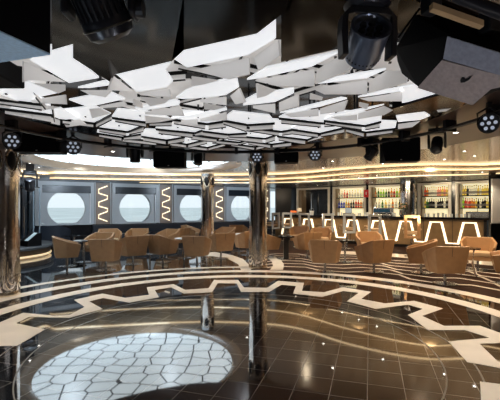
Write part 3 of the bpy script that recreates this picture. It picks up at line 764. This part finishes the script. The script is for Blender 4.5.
H = [
 ('big bright petal just right of the blue-lit box speaker', [(40, 48), (76, 42), (80, 62), (99, 78), (69, 83), (30, 60)], [[(24, 61), (66, 82), (31, 80), (24, 82)], [(33, 83), (65, 84.5), (65, 90), (58, 93)]]),
 ('bright petal under the small black box at the left edge', [(25, 81), (58, 93), (29, 99), (1, 91), (24, 86)], [[(-6, 92), (20, 101.5), (0, 98), (-6, 97)], [(-4, 100), (16, 103), (10, 108), (-4, 106)], [(31, 100), (65, 94.5), (66, 104), (32, 102.5)], [(32, 103.5), (60, 107), (40, 111), (33, 108)]]),
 ('narrow petal right of the black star gap at left', [(78, 88), (115, 79), (118, 84), (90, 88)], [[(80, 90), (112, 90), (105, 97), (88, 94)]]),
 ('flat bright petal one row behind the left star gap', [(69, 100), (100, 94), (112, 93), (125, 99), (88, 107)], [[(100, 106), (124, 101), (127, 106), (100, 108)], [(89, 109), (99, 108), (110, 113), (92, 118)]]),
 ('small bright petal low at left, nearest the round lamp', [(41, 111), (60, 108), (79, 118), (62, 120)], [[(32, 112), (60, 120), (60, 125), (33, 119)], [(63, 122), (79, 119), (86, 124), (66, 127)]]),
 ('big bright petal at centre left beneath the large black plate', [(116, 74), (171, 62.5), (165, 70), (173, 81), (167, 87), (137, 92)], [[(114, 76), (134, 91.5), (109, 90), (112, 80)], [(139, 93.5), (169, 89), (171, 97), (140, 95)], [(140, 96.5), (170, 99), (165, 103), (150, 106)], [(134, 99), (142, 102), (143, 108), (134, 105)]]),
 ('widest bright petal, top centre', [(174, 59), (183, 50), (255, 34), (276, 19), (276, 38), (248, 55), (187, 67.5)], [[(192, 70), (249, 57.6), (249, 74), (228, 79)], [(192, 76), (219, 80), (205, 84), (192, 86)], [(254, 57), (278, 40), (279.5, 56), (258, 70)]]),
 ('long bright petal right of centre, second row', [(247, 80), (266, 68), (300, 61), (340, 52), (312, 66.5), (258, 78.5)], [[(257, 80), (314, 69), (314, 86), (277, 86)], [(257, 83), (276, 90), (266, 96), (258, 98)], [(317, 69.5), (338, 57), (353, 64), (349, 70), (315, 84)]]),
 ('long bright petal beneath the moving head lamp at right', [(318, 84), (336, 78), (386, 69.5), (367, 78)], [[(311, 88), (367, 80), (367, 94), (324, 94)], [(311, 93), (323, 97), (322, 100), (311, 99)], [(369, 81), (386, 71), (408, 70), (405, 83), (369, 93)]]),
 ('bright petal in the middle of the third row', [(244, 101), (255, 95), (294, 88.5), (294, 93), (275, 102), (243, 105.5)], [[(253, 105.5), (275, 103.5), (275, 113), (253, 108)], [(279, 102.5), (298, 94), (298, 106), (279, 111)], [(230, 96), (239, 88), (245, 102), (235, 104)]]),
 ('bright petal left of the centre star gap', [(176, 98), (186, 91), (200, 85), (237, 77.5), (239, 87), (226, 95), (200, 98), (184, 99)], [[(200, 99.5), (226, 96.5), (226, 105), (200, 102)], [(205, 103), (226, 107), (215, 110), (205, 109)]]),
 ('low bright petal below the big centre left petal', [(135, 108), (176, 100), (180, 102), (179, 105), (140, 111)], [[(145, 112), (180, 106.5), (184, 116), (145, 114)], [(145, 115.5), (176, 119), (160, 122), (146, 123)]]),
 ('thin bright petal low in the centre', [(170, 119), (200, 114), (226, 107.5), (227, 110), (200, 117)], [[(200, 118.5), (226, 112), (226, 120), (200, 121)], [(172, 121), (197, 119), (197, 125), (176, 124)]]),
 ('thin bright petal right of the middle third row petal', [(280, 113), (300, 108), (341, 98), (347, 99), (319, 107), (298, 111)], [[(284, 114), (318, 108.5), (318, 116), (290, 117)], [(320, 108.5), (347, 100), (343, 111), (320, 114)]]),
 ('bright petal left of the large angled speaker', [(358, 97.5), (373, 93), (402, 87.5), (404, 90.5), (376, 95)], [[(360, 98.5), (402, 92), (402, 101), (368, 101)], [(360, 102), (369, 104), (367, 109), (360, 106)]]),
 ('sharp pointed petal near the right end of the cluster', [(330, 115.5), (384, 105), (357, 112.5)], [[(331, 117), (357, 114.5), (357, 120), (340, 120)], [(358, 113.5), (384, 106), (392, 110), (383, 115), (358, 119)]]),
 ('bright petal directly under the large angled speaker', [(400, 88), (417, 85), (450, 92), (425, 99), (402, 103)], [[(400, 105), (424, 100), (412, 104), (400, 107)]]),
 ('last bright petal at the right end beside the curved rail', [(396, 116), (420, 110), (430, 116), (420, 120), (398, 122)], [[(398, 124), (420, 121), (412, 127), (398, 129)], [(436, 109), (453, 107), (446, 111), (438, 112)]]),
]
for lab, br, gr in H: petal(lab, br, gr)
for lab, poly in (('large black petal plate between the top left moving head and the centre', [(73, -30), (73, 58), (110, 82), (115, 74.5), (172, 61), (184, 50), (184, -30)]),
                  ('largest black petal plate at top centre', [(186, -20), (172, 60), (184, 50), (257, 33.5), (290, 8), (300, -20)]),
                  ('black petal plate right of centre beneath the second moving head', [(281, 22), (281, 62), (340, 48.5), (398, 40), (398, -25), (300, -25)]),
                  ('black wedge shaped plate under the large angled speaker', [(392, 109), (447, 93), (468, 96), (462, 107), (396, 115)]),
                  ('brown-black plate at top left beside the box speaker', [(52, -20), (52, 50), (73, 44), (73, -20)])):
    z = 2.45 if 'wedge' not in lab else 2.45
    petal(lab, poly, [], z=z, dark=True)
# smaller petals filling the far half of the cluster
mask = [(-2.2, 2.9), (-2.12, 3.27), (-1.95, 3.85), (-1.86, 4.09), (-1.84, 4.8), (-1.66, 5.0), (-1.39, 5.25), (-.72, 5.43), (0, 5.43), (.66, 5.0), (1.08, 4.78), (1.36, 4.44), (1.6, 4.0), (1.68, 3.6), (0, 2.9)]
def inside(x, y):
    c = False
    for (x0, y0), (x1, y1) in zip(mask, mask[1:]+mask[:1]):
        if (y0 > y) != (y1 > y) and x < x0+(x1-x0)*(y-y0)/(y1-y0): c = not c
    return c
PC = Vector((-.22, 4.35)); cnt = 0; rows = []
Y = 3.80; row = 0
while Y < 6.9:
    cells = []; n = 0; X = -2.6+(.22 if row % 2 else 0)
    while X < 2.45:
        jx, jy = random.uniform(-.08, .08), random.uniform(-.08, .08); cx, cy = X+jx, Y+jy
        dx, dy = cx-PC.x, cy-PC.y
        if all(inside(cx+a, cy+b) for a, b in ((.12, 0), (-.12, 0), (0, .10), (0, -.1))): cells.append((cx, cy))
        X += .52
    rows.append(cells); Y += .37; row += 1
# left flank
rows.append([(-1.95, 3.35), (-1.9, 3.0)])
NF = len(rows)
for yy, sh in ((2.62, 0), (2.95, .2), (3.28, 0), (3.6, .2)):
    rows.append([(xx+random.uniform(-.05, .05), yy+random.uniform(-.05, .05)) for xx in [-1.95+sh+.42*k for k in range(9)] if math.hypot(xx+.25, yy-3.5) < 1.9 and random.random() < .55])
ords = ['first', 'second', 'third', 'fourth', 'fifth', 'sixth', 'seventh', 'eighth', 'ninth', 'tenth', 'eleventh', 'twelfth']
for ri, cells in enumerate(rows):
    for ci, (cx, cy) in enumerate(cells):
        z = (2.45 if ri < NF else 2.575)+random.uniform(-.015, .025); sg = random.choice((-1, 1)); wd = random.uniform(.23, .30); dp = random.uniform(.18, .22); sk_ = random.uniform(.03, .12)*sg
        if ri >= NF: where = 'small recessed petal glimpsed in gaps, %s from left in %s upper row' % (ords[ci], ords[ri-NF])
        else: where = ('small white petal, %s from left in %s far row of the cluster' % (ords[ci], ords[ri])) if ri < NF-1 else 'small petal on the left flank of the ceiling cluster, %s one' % ('farther', 'nearer')[ci]
        t = thing('ceiling_petal', where, 'ceiling panel', (cx, cy, 0), group='small far ceiling petals')
        k = random.uniform(-.12, .12)
        br = [(-wd, dp*.2, z), (-wd*.55, -dp, z+.045), (wd*.75, -dp+sk_, z+.05), (wd, dp*.1+sk_, z+.012), (wd*.25+k, dp, z-.012)]
        # keep the facet planar: height falls with depth
        br = [(x, y, z+.02-.10*y) for x, y, _ in br]
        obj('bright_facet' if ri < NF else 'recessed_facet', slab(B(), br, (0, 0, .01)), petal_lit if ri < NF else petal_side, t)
        p0, p1, p2 = Vector(br[0]), Vector(br[4]), Vector(br[3]); hz = random.uniform(.035, .055)
        gap = Vector((0, .03, -.018))
        for a, b in ((p0, p1), (p1, p2)):
            e = (b-a); a2 = a+e*.06+gap; b2 = b-e*.06+gap
            q = [a2, b2, b2+Vector((0, 0, -hz*random.uniform(.6, 1))), a2+Vector((0, 0, -hz*random.uniform(.3, .9)))]
            nn = Vector((e.y, -e.x, 0)).normalized(); nn = nn if nn.y > 0 else -nn
            obj('hanging_facet', slab(B(), q, nn*.01), petal_side, t)
            dn = Vector((0, 0, -.024)); st_ = Vector((0, .006, 0))
            obj('edge_strip', slab(B(), [a+st_, b+st_, b+st_+dn, a+st_+dn], nn*.006), petal_black, t)
            obj('edge_strip', slab(B(), [q[3], q[2], q[2]+dn*.4, q[3]+dn*.4], nn*.008), petal_black, t)
        obj('hanger', box(B(), -.008, .008, -.008, .008, z+.01, 2.66), black, t)
        cnt += 1

# ------------------------------------------------------------------ lighting rail and fixtures
RC = Vector((-.25, 4.2))
rail = thing('lighting_rail', 'curved black double pipe rail circling the faceted ceiling', 'rail')
for k, (R, z) in enumerate(((2.86, 2.60), (2.98, 2.63))):
    obj('pipe', tube(B(), [(RC.x+R*math.cos(a*PI/60), RC.y+R*math.sin(a*PI/60), z) for a in range(120)], .022, 8, True), blackm if k == 0 else steel if 0 else blackm, rail, smooth=True)
for a in range(24): obj('clamp', box(B(), -.03, .03, -.08, .08, 2.57, 2.715, Rt((RC.x+2.92*math.cos(a*PI/12), RC.y+2.92*math.sin(a*PI/12), 0), a*PI/12+PI/2)), blackm, rail)
def par(label, x, y, Y, tx=None, dia=.19):
    p = at(x, y, Y); t = thing('spotlight', label, 'spotlight', p)
    dirv = (Vector((0 if tx is None else tx, 0, 1.2))-p).normalized(); q = dirv.to_track_quat('Z', 'Y').to_matrix().to_4x4()
    r = dia/2
    obj('can', lathe(B(), [(r*.55, -.20), (r*.9, -.14), (r, -.02), (r*1.08, 0), (r*1.08, .03), (r*.96, .03), (r*.96, .005)], 22, q), black, t, smooth=True)
    for k in range(7):
        a = k*PI/3; rr = 0 if k == 6 else r*.62
        obj('led', lathe(B(), [(r*.2, .008), (r*.16, .02)], 10, q @ Rt((rr*math.cos(a), rr*math.sin(a), 0))), led, t)
    obj('yoke', tube(B(), [(-r*1.2, 0, -.02), (-r*1.25, 0, .1), (0, 0, .17), (r*1.25, 0, .1), (r*1.2, 0, -.02)], .012, 6), black, t)
    obj('hanger', box(B(), -.02, .02, -.02, .02, .16, 2.715-p.z if 2.715-p.z > .2 else .22), black, t)
    return t
par('black round LED spotlight hanging below the left side of the petals', 73, 147, 6.0, dia=.22)
par('black LED spotlight at the far left edge above the chrome column', 12, 141, 5.0, dia=.20)
par('black LED spotlight directly above the central column', 257, 157, 7.1, dia=.20)
par('black LED spotlight right of the centre box speaker', 315, 155, 6.9, dia=.20)
par('black LED spotlight at the right edge with a pale lens', 489, 123, 4.1, tx=-1.5, dia=.20)
def head(label, x, y, Y, sc=1, tilt=0, rz=0):
    p = at(x, y, Y); t = thing('moving_head_lamp', label, 'stage lamp', p, rz); t.scale = (sc, sc, sc)
    obj('base', box(B(), -.13, .13, -.1, .1, .17, .27), black, t, bevel=.015)
    for s in (-1, 1): obj('yoke_arm', slab(B(), [(s*.15, -.05, .19), (s*.15, .05, .19), (s*.15, .06, .0), (s*.15, .03, -.08), (s*.15, -.03, -.08), (s*.15, -.06, .0)], (-s*.035, 0, 0)), black, t, bevel=.01)
    M = Matrix.Rotation(tilt, 4, 'X')
    obj('head', lathe(B(), [(.05, .12), (.095, .10), (.10, -.02), (.09, -.13), (.10, -.15), (.085, -.17)], 24, M), blackm, t, smooth=True)
    obj('lens', lathe(B(), [(.08, -.172), (.06, -.18)], 20, M), mat('dark_lens', (.03, .035, .04), .08) if 'dark_lens' not in bpy.data.materials else bpy.data.materials['dark_lens'], t)
    obj('hanger', box(B(), -.02, .02, -.02, .02, .27, max((2.715-p.z)/sc, .3)), black, t)
    return t
for lab, x, y, Y, sc, tl, rz in (('compact black moving head below the petals, left of the wide black speaker', 135, 153, 6.7, .95, .1, 0), ('compact black moving head right of the wide black speaker, left of the slim column', 198, 157, 7.2, .85, -.2, .3),
                         ('tilted black fixture left of the rounded black speaker at right', 372, 152, 6.3, .80, .7, .7), ('tilted black fixture right of the rounded black speaker', 437, 144, 5.4, .80, -.7, -.6)):
    head(lab, x, y, Y, sc, tl, rz)
h3 = head('black moving head hanging above the round stage at far left', 30, 183, 11.6, 1.4, .6, .5)
obj('hanger_plate', box(B(), -.08, .08, -.08, .08, .27, (2.88-h3.location.z)/1.4), black, h3)
def cabinet(label, x0, x1, y0, y1, Y, dep=.3, rz=0, taper=0):
    a = at(x0, y1, Y); b = at(x1, y0, Y); cx = (a.x+b.x)/2; hw = (b.x-a.x)/2; hh = b.z-a.z
    t = thing('loudspeaker', label, 'loudspeaker', (cx, Y+dep/2, a.z), rz)
    obj('cabinet', hull(B(), [(-hw+taper, -dep/2, 0), (hw, -dep/2+taper, 0), (hw, dep/2, 0), (-hw, dep/2, 0), (-hw, -dep/2, hh*.5), (-hw, -dep/2, hh), (hw, -dep/2+taper, hh), (hw, dep/2, hh), (-hw, dep/2, hh), (hw*1.05, 0, hh*.5)]), cab, t, bevel=.01)
    obj('badge', box(B(), -.012, .012, -dep/2-.004+.5*taper, -dep/2+.5*taper, .02, .032), mat('badge', (.6, .6, .6), .3, 1) if 'badge' not in bpy.data.materials else bpy.data.materials['badge'], t)
    obj('bracket', box(B(), -.02, .02, -.02, .02, hh, max(2.715-a.z, hh+.05)), black, t)
    return t
cabinet('wide flat black box speaker at left beneath the petals', 13, 58, 132, 152, 5.7, .3, .1)
cabinet('black box speaker left of the slim chrome column', 153, 184, 148, 167, 6.9, .3)
cabinet('black box speaker between the central column and the right LED spotlight', 275, 299, 148.5, 162.5, 7.1, .3, -.1)
cabinet('rounded black speaker hung above the bar side of the rail', 385, 422, 137, 161, 5.9, .3, -.2, .05)
# box speaker top left with blue-lit underside
bs = thing('loudspeaker', 'big black box speaker with blue-lit underside at the top left corner', 'loudspeaker', (0, 0, 0))
V = Vector((-.83, 1.60, 2.232)); e1 = Vector((-.14, -.39, 0)); e2 = Vector((-.62, .20, 0)); up = Vector((0, 0, .45))
obj('cabinet', hull(B(), [V+a*e1+b*e2+c*up+Vector((0, 0, .006)) for a in (0, 1) for b in (0, 1) for c in (0, 1)]), cab, bs)
obj('grille', slab(B(), [V, V+e1, V+e1+e2, V+e2], (0, 0, .006)), cab_blue_lit, bs)  # underside slab carries the blue light as its own colour
obj('bracket', box(B(), -1.25, -1.2, 1.5, 1.55, 2.68, 2.745), black, bs)
b2 = thing('loudspeaker', 'smaller black box below the blue-lit speaker at the left edge', 'loudspeaker', (-1.65, 2.2, 0), 0)
obj('cabinet', box(B(), -.3, .25, -.2, .2, 2.335, 2.455), cab, b2, bevel=.01); obj('bracket', box(B(), -.03, .03, -.03, .03, 2.455, 2.64), black, b2)
# large angled speaker top right
ls = thing('loudspeaker', 'large angled speaker with grey grille and small tick logo at top right', 'loudspeaker', (0, 0, 0))
pa = {k: at(*v) for k, v in dict(a=(450, 35, 1.62), b=(530, 60, 1.45), c=(443, 59, 1.66), d=(525, 80, 1.49), e=(418, 87, 1.84), f=(478, 98.5, 1.72), g=(492, 88, 1.60),
      h=(415, 15, 1.95), i=(395, 48, 2.08), j=(402, 74, 2.02), k=(540, 25, 1.6), l=(448, 12, 1.85), m=(397, 60, 2.08), n=(560, 60, 1.9), o=(560, 20, 1.9)).items()}
bm = hull(B(), list(pa.values())); bmesh.ops.recalc_face_normals(bm, faces=bm.faces[:])
obj('cabinet', bm, cab, ls, bevel=.006)
def face_plate(name, keys, m, off=.006, inset=.97):
    P = [pa[k] for k in keys]; c = sum(P, Vector())/len(P); n = (P[1]-P[0]).cross(P[2]-P[1]).normalized()
    if n.dot(Vector((0, 0, HC))-c) < 0: n = -n
    # project on the mean plane
    Q = [c+(p-c)*inset for p in P]; Q = [q-n*((q-c).dot(n)) for q in Q]
    return obj(name, slab(B(), [q+n*.012 for q in Q], n*off), m, ls), c, n
face_plate('upper_grille', 'abdc', cabgrey, inset=1.0)
_, c_, n_ = face_plate('lower_grille', 'cdgfe', cabwarm, inset=1.0)
# tick shaped badge on the lower grille
def on_low(x, y):
    d = Vector(((x-250)/F, 1, (HY-y)/F)); o = Vector((0, 0, HC)); tt = (c_+n_*.0185-o).dot(n_)/d.dot(n_); return o+d*tt
obj('tick_logo', slab(B(), [on_low(*p) for p in ((460.5, 80), (462, 77), (464.5, 77), (465, 79), (468, 78), (472.5, 75), (470, 79), (465, 82), (461, 82.5))], n_*.003), black, ls)
obj('yoke', tube(B(), [at(426, 50, 1.98), at(428, 10, 1.95), at(440, -10, 1.95)], .018, 8), blackm, ls)
obj('yoke', tube(B(), [at(398, 38, 2.05), at(420, 8, 1.98)], .006, 6), blackm, ls)
# pipe with clamps above the big speaker
pp = thing('lighting_pipe', 'black pipe with clamps and pale batten above the large angled speaker', 'pipe', (0, 0, 0))
obj('pipe', tube(B(), [at(395, -30, 1.40), at(450, -6, 1.36), at(540, 28, 1.3)], .022, 10), blackm, pp, smooth=True)
obj('batten', slab(B(), [at(433, 2, 1.44), at(484, 20, 1.44), at(484, 26, 1.44), at(433, 8, 1.44)], (0, .03, 0)), mat('pale_wood_batten', (.50, .32, .16), .5), pp)
for x, y in ((431, 4), (489, 24)): obj('clamp', box(B(), -.03, .03, -.03, .03, -.04, .05, Rt(at(x, y, 1.58), .3)), black, pp, bevel=.006)
obj('cable', tube(B(), [at(480, 5, 1.8), at(490, 14, 1.78), at(494, 30, 1.75), at(505, 34, 1.7)], .006, 6), black, pp)

# big moving heads
m1 = thing('moving_head_lamp', 'large finned black moving head at the top left', 'stage lamp', at(101, 9, 1.35), 0)
Mh = Matrix.Rotation(math.radians(-17), 4, 'Y') @ Matrix.Rotation(math.radians(33), 4, 'X')
s = .078
obj('head', lathe(B(), [(s*.6, .16), (s*.95, .12), (s, .03), (s, -.02), (s*1.10, -.03), (s*1.12, -.055), (s*1.02, -.085), (s*.75, -.10)], 36, Mh), blackm, m1, smooth=True)
bm = B()
for k in range(26):
    a = 2*PI*k/26; box(bm, s*.98, s*1.09, -.0035, .0035, -.028, .11, Mh @ Matrix.Rotation(a, 4, 'Z'))
obj('cooling_fin', bm, black, m1)
obj('trim_ring', tube(B(), [Mh @ Vector((s*1.12*math.cos(a*PI/18), s*1.12*math.sin(a*PI/18), -.055)) for a in range(36)], .004, 6, True), mat('dull_bronze', (.10, .09, .07), .3, .7), m1)
for sx in (-1, 1): obj('yoke_arm', box(B(), sx*.115-.012, sx*.115+.012, -.04, .04, -.03, .22), black, m1, bevel=.01)
obj('base', box(B(), -.13, .13, -.09, .09, .2, .3), black, m1, bevel=.01)
obj('blue_gleam_panel', box(B(), -.075, -.045, -.1, -.08, .04, .09), mat('blue_gleam', (.03, .10, .55), .3), m1); obj('pale_gleam_panel', box(B(), .0, .03, -.1, -.08, .05, .1), mat('pale_gleam', (.4, .5, .65), .3), m1)  # blue and pale gleams put in as plain coloured panels
obj('side_knob', lathe(B(), [(.03, 0), (.03, .03)], 14, Matrix.Translation((.12, 0, 0)) @ Matrix.Rotation(PI/2, 4, 'Y')), black, m1)
m2 = thing('moving_head_lamp', 'large round black moving head in its yoke left of the angled speaker', 'stage lamp', at(367, 40, 1.62), .1)
steelb = mat('blue_black_metal', (.17, .20, .27), .3, .7)
Mh = Matrix.Rotation(math.radians(-10), 4, 'Y') @ Matrix.Rotation(math.radians(62), 4, 'X')
obj('head', lathe(B(), [(.055, -.105), (.072, -.095), (.078, -.07), (.080, .055), (.083, .06), (.083, .07), (.070, .07), (.062, .05), (.01, .045)], 36, Mh), steelb, m2, smooth=True)
for k in range(7):
    a = k*PI/3; rr = 0 if k == 6 else .038
    obj('lens', lathe(B(), [(.015, .048), (.012, .058)], 12, Mh @ Rt((rr*math.cos(a), rr*math.sin(a), 0))), bpy.data.materials['dark_lens'], m2, smooth=True)
bm = B()
for k in range(30):
    a = 2*PI*k/30; box(bm, .0775, .0795, -.003, .003, -.072, -.066, Mh @ Matrix.Rotation(a, 4, 'Z'))
obj('vent_slot', bm, black, m2)
P = [(-.115, 0, -.075), (-.12, 0, .02), (-.115, 0, .09), (-.08, 0, .125), (.08, 0, .125), (.115, 0, .09), (.12, 0, .02), (.115, 0, -.075)]
bm = B(); L = []
for i_, p in enumerate(P):
    c = Vector(p); inw = Vector((-c.x*.22, 0, -.028 if c.z > .1 else 0)); L.append([bm.verts.new(q) for q in (c+Vector((0, -.035, 0)), c+Vector((0, .035, 0)), c+inw+Vector((0, .035, 0)), c+inw+Vector((0, -.035, 0)))])
for p_, q_ in zip(L, L[1:]):
    for k in range(4): bm.faces.new((p_[k], q_[k], q_[(k+1) % 4], p_[(k+1) % 4]))
bm.faces.new(L[0]); bm.faces.new(L[-1]); obj('yoke', bm, black, m2, bevel=.006)
obj('base', lathe(B(), [(.07, .125), (.10, .15), (.115, .17), (.115, .24)], 28), blackm, m2, smooth=True)

# ------------------------------------------------------------------ downlights (each lamp with its fitting)
def ceil_z(x, y):
    p = Vector((x, y)); d = (p-O); L = d.length; d = d/L
    for c, z in ((C1, L0), (C2, L1), (C3, L2)):
        if L < (ray_hit(O, d, c+[Vector((9, -3.9)), Vector((-8.4, -3.9))])-O).length: return z
    return L3
def downlight(x, y, z, power, col, label, group, ang=130):
    t = thing('downlight', label, 'ceiling light', (x, y, z), group=group)
    obj('trim_ring', lathe(B(), [(.055, 0), (.055, -.008), (.035, -.008), (.035, 0)], 16, cap=False), steel, t)
    obj('lens', lathe(B(), [(.034, -.003), (.034, -.001)], 14), down_m, t)
    l = spot('downlight_lamp', (x, y, z-.03), power, col, ang); return t
for x, y in ((3.78, 15.8), (4.18, 14.8), (4.6, 13.96), (5.6, 9.6), (7.6, 12.6), (2.2, 18.5), (3.4, 19.4), (5.5, 17.3), (7.7, 15.1)):  # final three added to brighten the display niche frames
    downlight(x, y, ceil_z(x, y)-.002, 110, WARM, 'small recessed downlight in the stepped ceiling over the bar', 'downlights over the bar')
for x, y in ((3.9, 11.3), (2.3, 10.7), (5.2, 10.3), (4.9, 8.8), (2.4, 12.6), (6.3, 7.4), (4.8, 6.4), (.3, 12.1)):
    downlight(x, y, ceil_z(x, y)-.002, 190, WARM, 'small recessed downlight in the pearl ceiling over the bar side seating', 'downlights over the bar side seating')
for x, y in ((-6.4, 11.2), (-6.2, 8.6), (-.1, 13.2), (-5.9, 13.0), (-4.9, 7.6), (-6.8, 12.4)):
    downlight(x, y, ceil_z(x, y)-.002, 110, COOL, 'small recessed downlight in the pearl ceiling over the window side seating', 'downlights over the window side seating')
for a in range(12):
    an = a*PI/6+.2; x, y = -.4+3.55*math.cos(an), 5.06+3.55*math.sin(an)
    downlight(x, y, 2.718, 130, (1, .9, .78), 'small recessed downlight in the dark bronze ring round the dance floor', 'downlights in the bronze ring', 92)
